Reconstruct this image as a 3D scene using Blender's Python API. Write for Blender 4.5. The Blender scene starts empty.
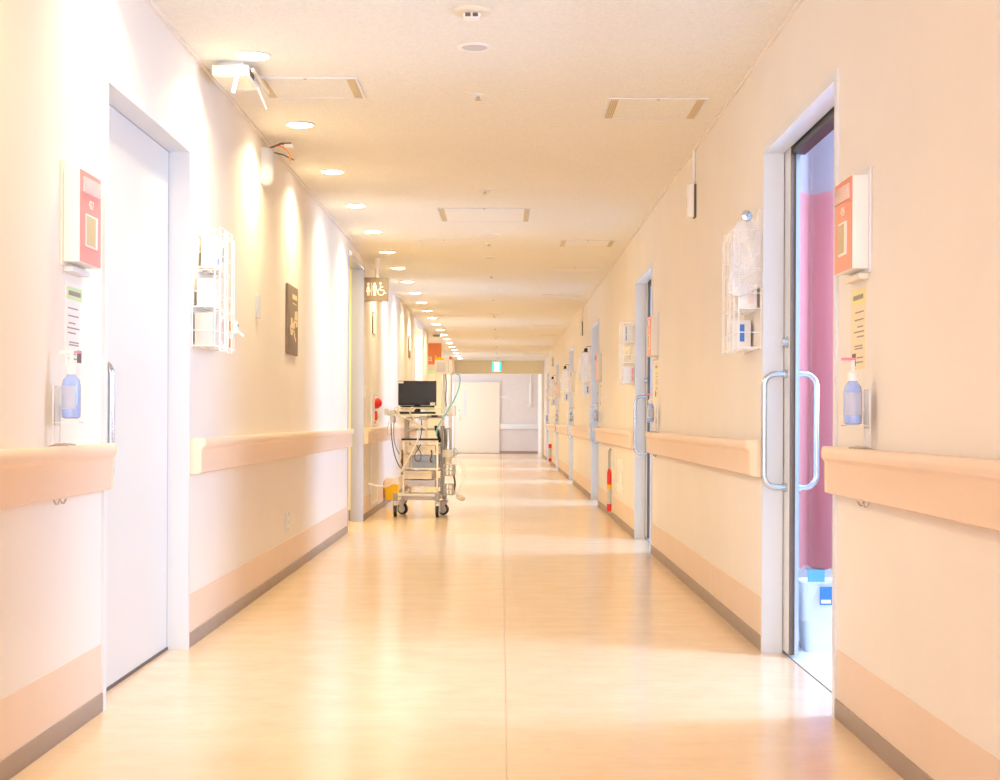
import bpy, bmesh, math, random
from mathutils import Vector, Matrix
random.seed(7)
S = bpy.context.scene
C = S.collection
PI = math.pi

# ---------------------------------------------------------------- camera, world, light, exposure
EYE = 0.961
XL, XR, H = -1.312, 1.091, 2.5          # left wall, right wall, ceiling height
cam = bpy.data.objects.new('camera', bpy.data.cameras.new('camera'))
C.objects.link(cam)
cam.location = (0, 0, EYE)
cam.rotation_euler = (PI / 2, -0.00419, 0)
cam.data.sensor_width = 36
cam.data.lens = 54.72
cam.data.shift_x = -0.002
cam.data.shift_y = 0.030
cam.data.clip_start = 0.05
S.camera = cam
S.view_settings.view_transform = 'Standard'
S.view_settings.look = 'None'
S.view_settings.gamma = 1
S.view_settings.use_curve_mapping = False
S.view_settings.exposure = 1.17
w = bpy.data.worlds.new('world'); S.world = w; w.use_nodes = True
w.node_tree.nodes['Background'].inputs[0].default_value = (0.75, 0.86, 1.0, 1)
w.node_tree.nodes['Background'].inputs[1].default_value = 1.0
S.cycles.use_denoising = True
S.cycles.max_bounces = 10
S.cycles.diffuse_bounces = 7
S.cycles.sample_clamp_indirect = 6

WARM = (1.0, 0.87, 0.49)
DAY = (0.36, 0.60, 1.0)
LAMP_W = 4.5
ROOM_W = 40

def area(name, loc, rot, sx, sy, power, col, parent=None, shape='RECTANGLE', spread=PI):
    l = bpy.data.lights.new(name, 'AREA'); l.shape = shape
    l.size = sx
    if shape == 'RECTANGLE': l.size_y = sy
    l.energy = power; l.color = col; l.spread = spread
    o = bpy.data.objects.new(name, l); C.objects.link(o)
    o.location = loc; o.rotation_euler = rot
    if parent: o.parent = parent
    return o

# daylight from the window at the near end of the corridor, behind the camera
area('day_or_room_light', (0, -3.9, 1.5), (PI / 2, 0, 0), 2.0, 1.7, 94, (0.78, 0.84, 1.0))
# daylight from the side window of the far lobby
area('day_or_room_light', (-1.95, 41.6, 1.3), (0, -PI / 2, 0), 2.3, 3.0, 18, (0.93, 0.95, 1.0))

# ---------------------------------------------------------------- materials
MATS = {}
def mat(name, col, rough=0.5, metal=0.0, bump=0.0, bscale=200, var=0.0, vscale=3, emit=None, estr=0, trans=0, alpha=1, ior=1.45, coat=0, spec=0.5):
    if name in MATS: return MATS[name]
    m = bpy.data.materials.new(name); m.use_nodes = True
    nt = m.node_tree; b = nt.nodes['Principled BSDF']
    b.inputs['Base Color'].default_value = (*col, 1)
    b.inputs['Roughness'].default_value = rough
    b.inputs['Metallic'].default_value = metal
    b.inputs['IOR'].default_value = ior
    b.inputs['Specular IOR Level'].default_value = spec
    b.inputs['Transmission Weight'].default_value = trans
    b.inputs['Alpha'].default_value = alpha
    b.inputs['Coat Weight'].default_value = coat
    if emit:
        b.inputs['Emission Color'].default_value = (*emit, 1)
        b.inputs['Emission Strength'].default_value = estr
    tc = nt.nodes.new('ShaderNodeTexCoord')
    if bump:
        n = nt.nodes.new('ShaderNodeTexNoise'); n.inputs['Scale'].default_value = bscale; n.inputs['Detail'].default_value = 3
        bp = nt.nodes.new('ShaderNodeBump'); bp.inputs['Strength'].default_value = bump; bp.inputs['Distance'].default_value = 0.004
        nt.links.new(tc.outputs['Object'], n.inputs['Vector'])
        nt.links.new(n.outputs['Fac'], bp.inputs['Height']); nt.links.new(bp.outputs['Normal'], b.inputs['Normal'])
    if var:
        n = nt.nodes.new('ShaderNodeTexNoise'); n.inputs['Scale'].default_value = vscale; n.inputs['Detail'].default_value = 5
        r = nt.nodes.new('ShaderNodeValToRGB')
        r.color_ramp.elements[0].position = 0.3; r.color_ramp.elements[1].position = 0.7
        r.color_ramp.elements[0].color = (*[c * (1 - var) for c in col], 1)
        r.color_ramp.elements[1].color = (*[min(1, c * (1 + var * 0.4)) for c in col], 1)
        nt.links.new(tc.outputs['Object'], n.inputs['Vector'])
        nt.links.new(n.outputs['Fac'], r.inputs['Fac']); nt.links.new(r.outputs['Color'], b.inputs['Base Color'])
    MATS[name] = m
    return m

M_wall = mat('wall_vinyl', (0.835, 0.775, 0.72), 0.65, bump=0.25, bscale=260, var=0.025, vscale=2)
M_band = mat('kick_vinyl', (0.80, 0.625, 0.50), 0.5, bump=0.1, bscale=200, var=0.03)
M_base = mat('taupe_vinyl', (0.36, 0.275, 0.225), 0.5, var=0.06, vscale=6)
M_ceil = mat('ceiling_board', (0.84, 0.815, 0.76), 0.85, bump=0.9, bscale=70, var=0.07, vscale=75)
M_white = mat('white_steel', (0.74, 0.75, 0.78), 0.35)
M_leaf = mat('door_laminate', (0.70, 0.70, 0.71), 0.32, bump=0.03, bscale=300)
M_rail = mat('rail_resin', (0.83, 0.63, 0.50), 0.33, var=0.02, vscale=4)
M_cap = mat('rail_cap_resin', (0.87, 0.71, 0.52), 0.3)
M_chrome = mat('brushed_chrome', (0.60, 0.61, 0.64), 0.2, 1.0)
M_steel = mat('satin_steel', (0.58, 0.63, 0.70), 0.28, 1.0, bump=0.05, bscale=400)
M_bluesteel = mat('blue_grey_steel', (0.42, 0.45, 0.58), 0.28, 0.7)
M_black = mat('black_plastic', (0.012, 0.011, 0.012), 0.4)
M_rubber = mat('brown_rubber', (0.16, 0.115, 0.09), 0.6)
M_plastic = mat('white_plastic', (0.85, 0.84, 0.82), 0.35)
M_cream = mat('cream_plastic', (0.80, 0.72, 0.60), 0.4)
M_wire = mat('white_wire', (0.90, 0.89, 0.88), 0.3)
M_paper = mat('paper', (0.86, 0.82, 0.78), 0.7)
M_yellowpaper = mat('cream_paper', (0.84, 0.72, 0.50), 0.7)
M_green = mat('pale_green_print', (0.60, 0.76, 0.42), 0.7)
M_lime = mat('yellow_print', (0.80, 0.76, 0.33), 0.7)
M_ink = mat('grey_ink', (0.16, 0.12, 0.11), 0.7)
M_pink = mat('pink_card', (0.84, 0.33, 0.33), 0.4)
M_coral = mat('coral_card', (0.88, 0.27, 0.16), 0.3)
M_tan = mat('tan_card', (0.62, 0.50, 0.30), 0.6)
M_clear = mat('clear_film', (0.92, 0.92, 0.94), 0.18, alpha=0.55)
M_film = mat('crinkled_film', (0.96, 0.96, 0.98), 0.12, alpha=0.27, bump=1.0, bscale=24, coat=0.6)
M_gel = mat('blue_gel', (0.36, 0.48, 0.90), 0.15, coat=0.4)
M_bright = mat('pink_pump_tip', (0.95, 0.25, 0.42), 0.4)
M_grey = mat('grey_plastic', (0.42, 0.42, 0.45), 0.45)
M_lgrey = mat('light_grey_plastic', (0.66, 0.66, 0.68), 0.4)
M_slate = mat('slate_blue_plastic', (0.33, 0.40, 0.60), 0.45)
M_violet = mat('lavender_plastic', (0.60, 0.61, 0.77), 0.45)
M_beige = mat('beige_plastic', (0.80, 0.74, 0.67), 0.45)
M_yellow = mat('yellow_plastic', (0.95, 0.58, 0.01), 0.4)
M_orange = mat('orange_print', (0.93, 0.32, 0.08), 0.5)
M_blue = mat('blue_print', (0.05, 0.20, 0.72), 0.5)
M_red = mat('red_plastic', (0.80, 0.04, 0.03), 0.3)
M_print = mat('brown_grey_ink', (0.36, 0.29, 0.27), 0.7)
M_brown = mat('brown_sign', (0.24, 0.175, 0.13), 0.5)
M_signtext = mat('cream_print', (0.80, 0.68, 0.46), 0.6)
M_curtain = mat('pink_curtain', (0.96, 0.50, 0.50), 0.8, bump=0.1, bscale=300)
M_lilac = mat('end_wallpaper', (0.72, 0.66, 0.65), 0.7, bump=0.3, bscale=120, var=0.03, vscale=8)
M_beam = mat('beam_paint', (0.86, 0.77, 0.54), 0.7)
M_room = mat('ward_paint', (0.80, 0.82, 0.84), 0.7)
M_roomfloor = mat('ward_floor', (0.76, 0.77, 0.78), 0.3)
M_lamp = mat('lamp_lens', (0.9, 0.9, 0.9), 0.4, emit=(1.0, 0.92, 0.82), estr=9)
M_offlens = mat('unlit_lens', (0.55, 0.55, 0.60), 0.3)
M_bluehose = mat('blue_hose', (0.20, 0.55, 0.72), 0.35)
M_oranges = mat('orange_sign', (0.80, 0.24, 0.08), 0.5)

# floor: glossy sheet vinyl with soft mottling, a welded seam and slight waviness
def floor_mat():
    m = bpy.data.materials.new('sheet_vinyl'); m.use_nodes = True; nt = m.node_tree; b = nt.nodes['Principled BSDF']
    tc = nt.nodes.new('ShaderNodeTexCoord')
    n = nt.nodes.new('ShaderNodeTexNoise'); n.inputs['Scale'].default_value = 5; n.inputs['Detail'].default_value = 9; n.inputs['Roughness'].default_value = 0.7
    r = nt.nodes.new('ShaderNodeValToRGB'); r.color_ramp.elements[0].position = 0.3; r.color_ramp.elements[1].position = 0.75
    r.color_ramp.elements[0].color = (0.78, 0.56, 0.37, 1); r.color_ramp.elements[1].color = (0.84, 0.64, 0.455, 1)
    nt.links.new(tc.outputs['Object'], n.inputs['Vector']); nt.links.new(n.outputs['Fac'], r.inputs['Fac'])
    nt.links.new(r.outputs['Color'], b.inputs['Base Color'])
    mp = nt.nodes.new('ShaderNodeMapping'); mp.inputs['Scale'].default_value = (1.2, 3.2, 1)
    n2 = nt.nodes.new('ShaderNodeTexNoise'); n2.inputs['Scale'].default_value = 1.5; n2.inputs['Detail'].default_value = 4
    bp = nt.nodes.new('ShaderNodeBump'); bp.inputs['Strength'].default_value = 0.25; bp.inputs['Distance'].default_value = 0.01
    nt.links.new(tc.outputs['Object'], mp.inputs['Vector']); nt.links.new(mp.outputs['Vector'], n2.inputs['Vector'])
    nt.links.new(n2.outputs['Fac'], bp.inputs['Height']); nt.links.new(bp.outputs['Normal'], b.inputs['Normal'])
    b.inputs['Roughness'].default_value = 0.17
    b.inputs['Specular IOR Level'].default_value = 0.6
    return m
M_floor = floor_mat()
M_seam = mat('seam_weld', (0.55, 0.38, 0.26), 0.4)

# ---------------------------------------------------------------- mesh helpers
class MB:
    def __init__(s): s.bm = bmesh.new()
    def box(s, x0, x1, y0, y1, z0, z1, bev=0):
        r = bmesh.ops.create_cube(s.bm, size=1)
        vs = r['verts']
        bmesh.ops.scale(s.bm, verts=vs, vec=(abs(x1 - x0), abs(y1 - y0), abs(z1 - z0)))
        bmesh.ops.translate(s.bm, verts=vs, vec=((x0 + x1) / 2, (y0 + y1) / 2, (z0 + z1) / 2))
        if bev:
            es = list({e for v in vs for e in v.link_edges})
            bmesh.ops.bevel(s.bm, geom=es, offset=bev, segments=2, affect='EDGES', profile=0.6)
        return s
    def cyl(s, a, b, r, r2=None, n=16, cap=True):
        a, b = Vector(a), Vector(b); d = b - a
        q = d.to_track_quat('Z', 'Y').to_matrix().to_4x4()
        bmesh.ops.create_cone(s.bm, cap_ends=cap, segments=n, radius1=r, radius2=r if r2 is None else r2, depth=d.length,
                              matrix=Matrix.Translation((a + b) / 2) @ q)
        return s
    def tube(s, pts, r, n=8, smooth=0):
        pts = [Vector(p) for p in pts]
        for _ in range(smooth):
            q = [pts[0]]
            for i in range(len(pts) - 1):
                q += [pts[i].lerp(pts[i + 1], .25), pts[i].lerp(pts[i + 1], .75)]
            pts = q + [pts[-1]]
        rings = []; up = None
        for i, p in enumerate(pts):
            t = (pts[min(i + 1, len(pts) - 1)] - pts[max(i - 1, 0)]).normalized()
            if up is None:
                up = Vector((0, 0, 1)) if abs(t.z) < .9 else Vector((1, 0, 0))
            up = (up - t * up.dot(t)).normalized(); sd = t.cross(up)
            rings.append([s.bm.verts.new(p + (up * math.cos(2 * PI * k / n) + sd * math.sin(2 * PI * k / n)) * r) for k in range(n)])
        for i in range(len(rings) - 1):
            for k in range(n):
                s.bm.faces.new((rings[i][k], rings[i][(k + 1) % n], rings[i + 1][(k + 1) % n], rings[i + 1][k]))
        s.bm.faces.new(rings[0][::-1]); s.bm.faces.new(rings[-1])
        return s
    def lathe(s, prof, c=(0, 0, 0), n=24, sx=1, sy=1):
        rings = []
        for r, z in prof:
            rings.append([s.bm.verts.new((c[0] + sx * r * math.cos(2 * PI * k / n), c[1] + sy * r * math.sin(2 * PI * k / n), c[2] + z)) for k in range(n)])
        for i in range(len(rings) - 1):
            for k in range(n):
                s.bm.faces.new((rings[i][k], rings[i][(k + 1) % n], rings[i + 1][(k + 1) % n], rings[i + 1][k]))
        s.bm.faces.new(rings[0][::-1]); s.bm.faces.new(rings[-1])
        return s
    def prism(s, prof, axis, a0, a1):
        # closed outline extruded along 'x','y' or 'z'
        def P(u, v, a): return {'x': (a, u, v), 'y': (u, a, v), 'z': (u, v, a)}[axis]
        A = [s.bm.verts.new(P(u, v, a0)) for u, v in prof]; B = [s.bm.verts.new(P(u, v, a1)) for u, v in prof]
        n = len(prof)
        for k in range(n): s.bm.faces.new((A[k], A[(k + 1) % n], B[(k + 1) % n], B[k]))
        s.bm.faces.new(A[::-1]); s.bm.faces.new(B)
        return s
    def sheet(s, fn, nu, nv, th=0.0015):
        g = [[s.bm.verts.new(fn(i / nu, j / nv)) for j in range(nv + 1)] for i in range(nu + 1)]
        fs = [s.bm.faces.new((g[i][j], g[i + 1][j], g[i + 1][j + 1], g[i][j + 1])) for i in range(nu) for j in range(nv)]
        if th: bmesh.ops.solidify(s.bm, geom=fs, thickness=th)
        return s
    def xf(s, m):
        bmesh.ops.transform(s.bm, matrix=m, verts=s.bm.verts[:]); return s
    def build(s, name, material, parent=None, smooth=True):
        bmesh.ops.recalc_face_normals(s.bm, faces=s.bm.faces[:])
        me = bpy.data.meshes.new(name); s.bm.to_mesh(me); s.bm.free()
        me.materials.append(material)
        if smooth:
            for p in me.polygons: p.use_smooth = True
            try: me.set_sharp_from_angle(angle=math.radians(35))
            except Exception: pass
        o = bpy.data.objects.new(name, me); C.objects.link(o)
        if parent: o.parent = parent
        return o

def tag(o, label=None, cat=None, group=None, kind=None):
    if label: o['label'] = label
    if cat: o['category'] = cat
    if group: o['group'] = group
    if kind: o['kind'] = kind
    return o
def thing(name, loc, label, cat, group=None, rz=0, kind=None):
    o = bpy.data.objects.new(name, None); C.objects.link(o); o.location = loc; o.rotation_euler = (0, 0, rz)
    o.empty_display_size = 0.1
    return tag(o, label, cat, group, kind)
def struct(name, mb, m): return tag(mb.build(name, m), kind='structure')
def copy_tree(o, parent=None):
    c = o.copy(); C.objects.link(c); c.parent = parent
    for ch in [x for x in ALLCH(o)]: copy_tree(ch, c)
    return c
def ALLCH(o): return [x for x in C.objects if x.parent == o]
def text(name, s, size, m, parent, mtx, depth=0.0006, align='CENTER'):
    cu = bpy.data.curves.new(name, 'FONT'); cu.body = s; cu.size = size; cu.extrude = depth
    cu.align_x = align; cu.align_y = 'CENTER'
    t = bpy.data.objects.new(name, cu); C.objects.link(t)
    dg = bpy.context.evaluated_depsgraph_get(); dg.update()
    me = bpy.data.meshes.new_from_object(t.evaluated_get(dg))
    bpy.data.objects.remove(t)
    me.transform(mtx); me.materials.clear(); me.materials.append(m)
    o = bpy.data.objects.new(name, me); C.objects.link(o); o.parent = parent
    return o
ORD = ['first', 'second', 'third', 'fourth', 'fifth', 'sixth', 'seventh', 'eighth', 'ninth', 'tenth', 'eleventh', 'twelfth', 'thirteenth',
       'fourteenth', 'fifteenth', 'sixteenth', 'seventeenth', 'eighteenth', 'nineteenth', 'twentieth', 'twenty-first', 'twenty-second', 'twenty-third']

# ---------------------------------------------------------------- the shell
DH = 2.078                               # door opening height
RD = [(4.96 + 6.085 * k, 6.31 + 6.06 * k) for k in range(6)]     # doorways of the right wall
LD = [(5.01, 6.33), (12.92, 14.30), (22.7, 24.6)]                # doorways of the left wall
YN, YF = -4.0, 39.6
STA = (26.9, 32.8)                       # open staff station on the left

struct('floor', MB().box(-4.2, XR + .082, YN, 45, -0.05, 0), M_floor)
struct('trim_1', MB().box(0.0155, 0.0185, YN, 43.6, -0.001, 0.0006), M_seam)
struct('ceiling', MB().box(-4.2, XR + 0.07, YN, 45, H, H + 0.08), M_ceil)

def wall_with_doors(sign, x0, x1, doors, y0, y1, gaps=()):
    mb = MB(); segs = []; y = y0
    for a, b in sorted(list(doors) + list(gaps)):
        mb.box(x0, x1, y, a, 0, H); segs.append((y, a))
        if (a, b) in doors: mb.box(x0, x1, a, b, 2.37 if (a, b) in LD[1:] else DH, H)
        y = b
    mb.box(x0, x1, y, y1, 0, H); segs.append((y, y1))
    return mb, segs
mb, LSEG = wall_with_doors(-1, XL - 0.10, XL, LD, YN, YF, [STA])
struct('wall_left', mb, M_wall)
mb, RSEG = wall_with_doors(1, XR, XR + 0.07, RD, YN, YF)
struct('wall_right', mb, M_wall)
struct('wall_back', MB().box(XL - 0.1, XR + 0.07, YN - 0.1, YN, 0, H), M_wall)

bl, br, kl, kr, cl, cr = MB(), MB(), MB(), MB(), MB(), MB()
for a, b in LSEG:
    kl.box(XL, XL + 0.0025, a, b, 0.06, 0.222); bl.box(XL, XL + 0.008, a, b, 0, 0.062, 0.002)
for a, b in RSEG:
    kr.box(XR - 0.0025, XR, a, b, 0.06, 0.222); br.box(XR - 0.008, XR, a, b, 0, 0.062, 0.002)
struct('baseboard_left', bl, M_base); struct('baseboard_right', br, M_base)
struct('trim_2', kl, M_band); struct('trim_3', kr, M_band)
struct('trim_4', MB().box(XL, XL + 0.014, YN, STA[0], H - 0.012, H).box(XL, XL + 0.014, STA[1], YF, H - 0.012, H), M_wall)
struct('trim_5', MB().box(XR - 0.014, XR, YN, YF, H - 0.012, H), M_wall)
# vertical joints in the kick band
j = MB()
for y in (9.05, 7.9, 14.6, 20.9): j.box(XR - 0.0032, XR, y, y + 0.012, 0.06, 0.222)
struct('trim_6', j, M_wall)

# ---------------------------------------------------------------- wards behind the right doors, each with a window
wn = 0
for k, (a, b) in enumerate(RD):
    xw = 2.80; y0, y1 = a - 1.7, a + 3.9
    mb = MB()
    mb.box(XR + 0.07, xw, y0, y0 + 0.06, 0, H).box(XR + 0.07, xw, y1, y1 + 0.06, 0, H)
    wa, wb = a - 0.03, a + 0.87                       # window span
    mb.box(xw, xw + 0.1, y0, wa, 0, H).box(xw, xw + 0.1, wb, y1, 0, H)
    mb.box(xw, xw + 0.1, wa, wb, 0, 0.85).box(xw, xw + 0.1, wa, wb, 2.42, H)
    mb.box(XR + 0.07, xw, y0, y1, H, H + 0.06)
    struct('wall_ward', mb, M_room)
    struct('floor_ward', MB().box(XR + .0825, xw, y0, y1, -0.05, 0.0), M_roomfloor)
    wn += 1
    struct('window_%d' % wn, MB().box(xw + .02, xw + .06, wa, wb, .85, .90).box(xw + .02, xw + .06, wa, wb, 2.37, 2.42)
           .box(xw + .02, xw + .06, wa, wa + .05, .85, 2.42).box(xw + .02, xw + .06, wb - .05, wb, .85, 2.42)
           .box(xw + .02, xw + .06, (wa + wb) / 2 - .025, (wa + wb) / 2 + .025, .85, 2.42), M_white)
    area('day_or_room_light', (xw - 0.02, (wa + wb) / 2, 1.75), (0, PI / 2, 0), 1.3, 0.66, ROOM_W, DAY, spread=math.radians(150))

# added fill light, unseen, brightening the curtain and bin of the first ward
area('lamp', (2.0, 5.7, 2.46), (0, 0, 0), 0.6, 0.3, 9, (0.92, 0.93, 1.0))
# lobby past the beam, end wall and side window
struct('trim_7', MB().box(XL - 0.1, XR + 0.07, YF, YF + 0.35, 2.165, H), M_beam)
struct('wall_end', MB().box(-2.2, XR + 0.07, 43.6, 43.7, 0, H), M_lilac)
struct('wall_lobby', MB().box(1.03, XR + 0.07, YF, 43.6, 0, H), M_wall)
struct('wall_lobby_left', MB().box(-2.1, -2.0, YF, 43.6, 0, 0.12).box(-2.1, -2.0, YF, 43.6, 2.45, H).box(-2.1, XL, YF - .1, YF, 0, H), M_room)
struct('baseboard_end', MB().box(-0.07, 1.03, 43.585, 43.6, 0, 0.07), M_base)
struct('window_%d' % (wn + 1), MB().box(-2.06, -2.03, YF, 43.6, .12, .17).box(-2.06, -2.03, YF, 43.6, 2.4, 2.45)
       .box(-2.06, -2.03, 41.55, 41.6, .12, 2.45), M_white)
# staff station recess
struct('wall_station', MB().box(-4.2, -4.1, STA[0] - .1, STA[1] + .1, 0, H).box(-4.2, XL - .1, STA[0] - .1, STA[0], 0, H)
       .box(-4.2, XL - .1, STA[1], STA[1] + .1, 0, H), M_wall)
area('day_or_room_light', (-3.4, 29.8, 2.45), (0, 0, 0), 1.0, 3.0, 30, WARM)  # added warm ceiling light, unseen, lighting the station recess; not daylight
# small room behind the steel-framed doorway on the left
struct('wall_anteroom', MB().box(-3.0, -2.9, 12.4, 15, 0, H).box(-3.0, XL - .1, 12.3, 12.4, 0, H).box(-3.0, XL - .1, 14.45, 14.55, 0, H), M_beam)
struct('baseboard_anteroom', MB().box(-2.9, XL - .1, 14.44, 14.45, 0, 0.1), M_base)
area('day_or_room_light', (-2.2, 13.5, 2.45), (0, 0, 0), 0.6, 0.6, 14, WARM)  # unseen warm area light under the anteroom ceiling, not daylight
struct('wall_closet', MB().box(-2.4, -2.3, 22.5, 24.9, 0, H).box(-2.4, XL - .1, 22.4, 22.5, 0, H).box(-2.4, XL - .1, 24.8, 24.9, 0, H), M_beam)
area('day_or_room_light', (-1.9, 23.7, 2.45), (0, 0, 0), 0.4, 0.6, 14, WARM)  # unseen warm area light over the closet, no window here

# ---------------------------------------------------------------- doors
def frame(side, a, b, root, m=None, deep=0.075, DH=DH):
    # steel lining round a doorway; side -1 = left wall, +1 = right wall
    m = m or M_white
    x = XL if side < 0 else XR
    xi = x - side * 0.010                 # proud of the wall into the corridor
    xo = x + side * deep
    t = 0.03
    mb = MB()
    mb.box(xi, xo, a - t, a + 0.006, 0, DH + t).box(xi, xo, b - 0.006, b + t * 0.6, 0, DH + t)
    mb.box(xi, xo, a + 0.006, b - 0.006, DH - 0.006, DH + t)
    return mb.build('door_frame', m, root)

def bar_handle(x, out, y, z0, z1, root, m=M_chrome, r=0.0125):
    # D-shaped pull: two mounts on the leaf face, tube standing off by `out`
    c = 0.05 * (1 if out > 0 else -1)
    pts = [(x, y, z1), (x + out - c, y, z1), (x + out, y, z1 - 0.05), (x + out, y, z0 + 0.05), (x + out - c, y, z0), (x, y, z0)]
    p = [Vector(q) for q in pts]
    path = [p[0]]
    for i in (1, 3):
        pass
    def arc(c0, a0, a1, rr):
        return [Vector((c0[0] + (rr * math.cos(t)) * (1 if out > 0 else -1), y, c0[1] + rr * math.sin(t)))
                for t in [a0 + (a1 - a0) * i / 8 for i in range(9)]]
    path += arc((x + out - c, z1 - 0.05), PI / 2, 0, 0.05)
    path += arc((x + out - c, z0 + 0.05), 0, -PI / 2, 0.05)
    path.append(p[-1])
    h = MB().tube(path, r, 12)
    for z in (z0, z1): h.cyl((x, y, z), (x + (0.018 if out > 0 else -0.018), y, z), r * 1.45)
    return h.build('door_handle', m, root)

dn = 0
for k, (a, b) in enumerate(RD):
    dn += 1
    root = thing('door_%d' % dn, (XR, a, 0), None, None, kind='structure')
    root.location = (0, 0, 0)
    frame(1, a, b, root)
    e = b - 0.14
    xf = XR + 0.078; xb = xf + 0.036
    MB().box(xf, xb, e + 0.006, e + 1.38, 0.012, DH + 0.03).build('door_leaf', M_cream if k == 99 else M_leaf, root)
    MB().box(xf, xf + 0.020, e - 0.004, e + 0.006, 0.012, DH + 0.03).build('edge_seal', M_rubber, root)
    MB().box(xf + 0.020, xb, e - 0.010, e + 0.006, 0.012, DH + 0.03).build('edge_strip', M_steel, root)
    MB().box(xf, xb + 0.03, a - 0.02, e + 1.38, DH + 0.002, DH + 0.09).box(xf + 0.004, xb + 0.02, a, e, DH - 0.035, DH + .004).build('hanging_track', M_black, root)
    bar_handle(xf, -0.095, e + 0.06, 0.69, 1.155, root)
    bar_handle(xb, 0.085, e + 0.06, 0.69, 1.155, root)
    MB().cyl((xf - 0.022, e + 0.055, 1.285), (xf, e + 0.055, 1.285), 0.017).cyl((xf - 0.006, e + 0.055, 1.285), (xf, e + 0.055, 1.285), 0.024).build('lock_knob', M_chrome, root)
    MB().box(XR + 0.080, XR + 0.085, a, b, 0, 0.0015).build('threshold_strip', M_rubber, root)

# closed door of the left wall
dn += 1
root = thing('door_%d' % dn, (0, 0, 0), None, None, kind='structure')
a, b = LD[0]
frame(-1, a, b, root, deep=0.10)
MB().box(XL - 0.115, XL - 0.078, a - 0.02, b + 0.02, 0.012, DH + 0.02).build('door_leaf', M_leaf, root)
MB().box(XL - 0.079, XL - 0.0772, b - 0.012, b - 0.006, 0.012, DH).box(XL - 0.079, XL - 0.0772, a, b, DH - 0.012, DH - .005).build('shadow_gap', M_grey, root)
MB().box(XL - 0.095, XL - 0.074, a, b, 0, 0.012).build('floor_guide', M_ink, root)
bar_handle(XL - 0.078, 0.085, a + 0.06, 0.73, 1.155, root)

# steel framed doorway
dn += 1
root = thing('door_%d' % dn, (0, 0, 0), None, None, kind='structure')
frame(-1, *LD[1], root, M_bluesteel, deep=0.11, DH=2.37)
dn += 1
root = thing('door_%d' % dn, (0, 0, 0), None, None, kind='structure')
frame(-1, *LD[2], root, M_white, deep=0.11, DH=2.37)
MB().box(XL - 0.10, XL - 0.06, LD[2][0] + .9, LD[2][1], 0.012, DH).build('door_leaf', M_leaf, root)

# end wall door
dn += 1
root = thing('door_%d' % dn, (0, 0, 0), None, None, kind='structure')
MB().box(-1.42, -1.37, 43.54, 43.6, 0, 2.05).box(-0.09, -0.07, 43.54, 43.6, 0, 2.05).box(-1.37, -0.09, 43.54, 43.6, 2.03, 2.05).build('door_frame', M_white, root)
MB().box(-1.37, -0.09, 43.56, 43.595, 0.02, 2.03).build('door_leaf', M_cream, root)
MB().box(-1.115, -1.035, 43.553, 43.56, 1.07, 1.80).build('window_slit', M_lgrey, root)
MB().box(-1.25, -1.21, 43.553, 43.56, 1.20, 1.26).build('blue_sticker', M_bluehose, root)
MB().tube([(-1.23, 43.56, 0.95), (-1.23, 43.52, 0.95), (-1.23, 43.52, 1.12), (-1.23, 43.56, 1.12)], 0.01).build('door_handle', M_chrome, root)

# ---------------------------------------------------------------- handrails
def rail(side, a, b, label, ends=(True, True), p=0.062, m=M_rail, mc=M_cap, z0=0.728, z1=0.880):
    x = XL if side < 0 else XR
    s = -side
    root = thing('handrail', (x, (a + b) / 2, z0), label, 'handrail', 'handrails along the corridor')
    y0, y1 = a - (a + b) / 2, b - (a + b) / 2
    h = z1 - z0
    prof = [(0.0, 0.0), (p * .55, 0.0), (p * .72, 0.006), (p * .74, h - 0.052), (p * .80, h - 0.046), (p * .97, h - 0.036), (p, h - 0.022),
            (p * .97, h - 0.008), (p * .86, h), (p * .35, h), (p * .2, h - .006), (0.0, h - 0.012)]
    pr = [(s * u, v) for u, v in prof]
    c0 = 0.045 if ends[0] else 0; c1 = 0.045 if ends[1] else 0
    MB().prism(pr, 'y', y0 + c0, y1 - c1).build('rail_board', m, root)
    for flag, ye, d in ((ends[0], y0 + c0, -1), (ends[1], y1 - c1, 1)):
        if not flag: continue
        # rounded end cap turning back to the wall
        bm = bmesh.new(); rings = []
        for i in range(9):
            t = PI / 2 * i / 8
            k = math.cos(t); yy = ye + d * 0.045 * math.sin(t)
            rings.append([bm.verts.new((s * min(u * 1.02 + 0.001, max(0.0005, p * 1.03 * (k ** .7) if i else u * 1.02 + .001)), yy, v * 1.004)) for u, v in prof])
        for i in range(8):
            for q in range(len(prof)):
                q2 = (q + 1) % len(prof)
                bm.faces.new((rings[i][q], rings[i][q2], rings[i + 1][q2], rings[i + 1][q]))
        bm.faces.new(rings[0]); bm.faces.new(rings[-1][::-1])
        mbb = MB(); mbb.bm.free(); mbb.bm = bm
        mbb.build('end_cap', mc, root)
    return root
rail(-1, -3.9, 4.97, 'peach handrail on the left wall, cut off by the left edge', (False, True))
rail(-1, 6.38, 12.86, 'peach handrail on the left wall between the closed door and the steel-framed doorway')
rail(-1, 14.36, 22.6, 'peach handrail on the left wall behind the monitor trolley')
rail(1, -3.9, 4.93, 'peach handrail on the right wall, cut off by the right edge', (False, True))
ordr = ['just past the nearest open door', 'just past the second doorway', 'just past the third doorway', 'just past the fourth doorway', 'just past the fifth doorway']
for k in range(5):
    rail(1, RD[k][1] + 0.07, RD[k + 1][0] - 0.09, 'peach handrail on the right wall, ' + ordr[k])
rail(1, RD[5][1] + 0.07, YF + 3.2 - .1, 'last and farthest handrail on the right wall, by the lobby', (True, False)) if False else None
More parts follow.
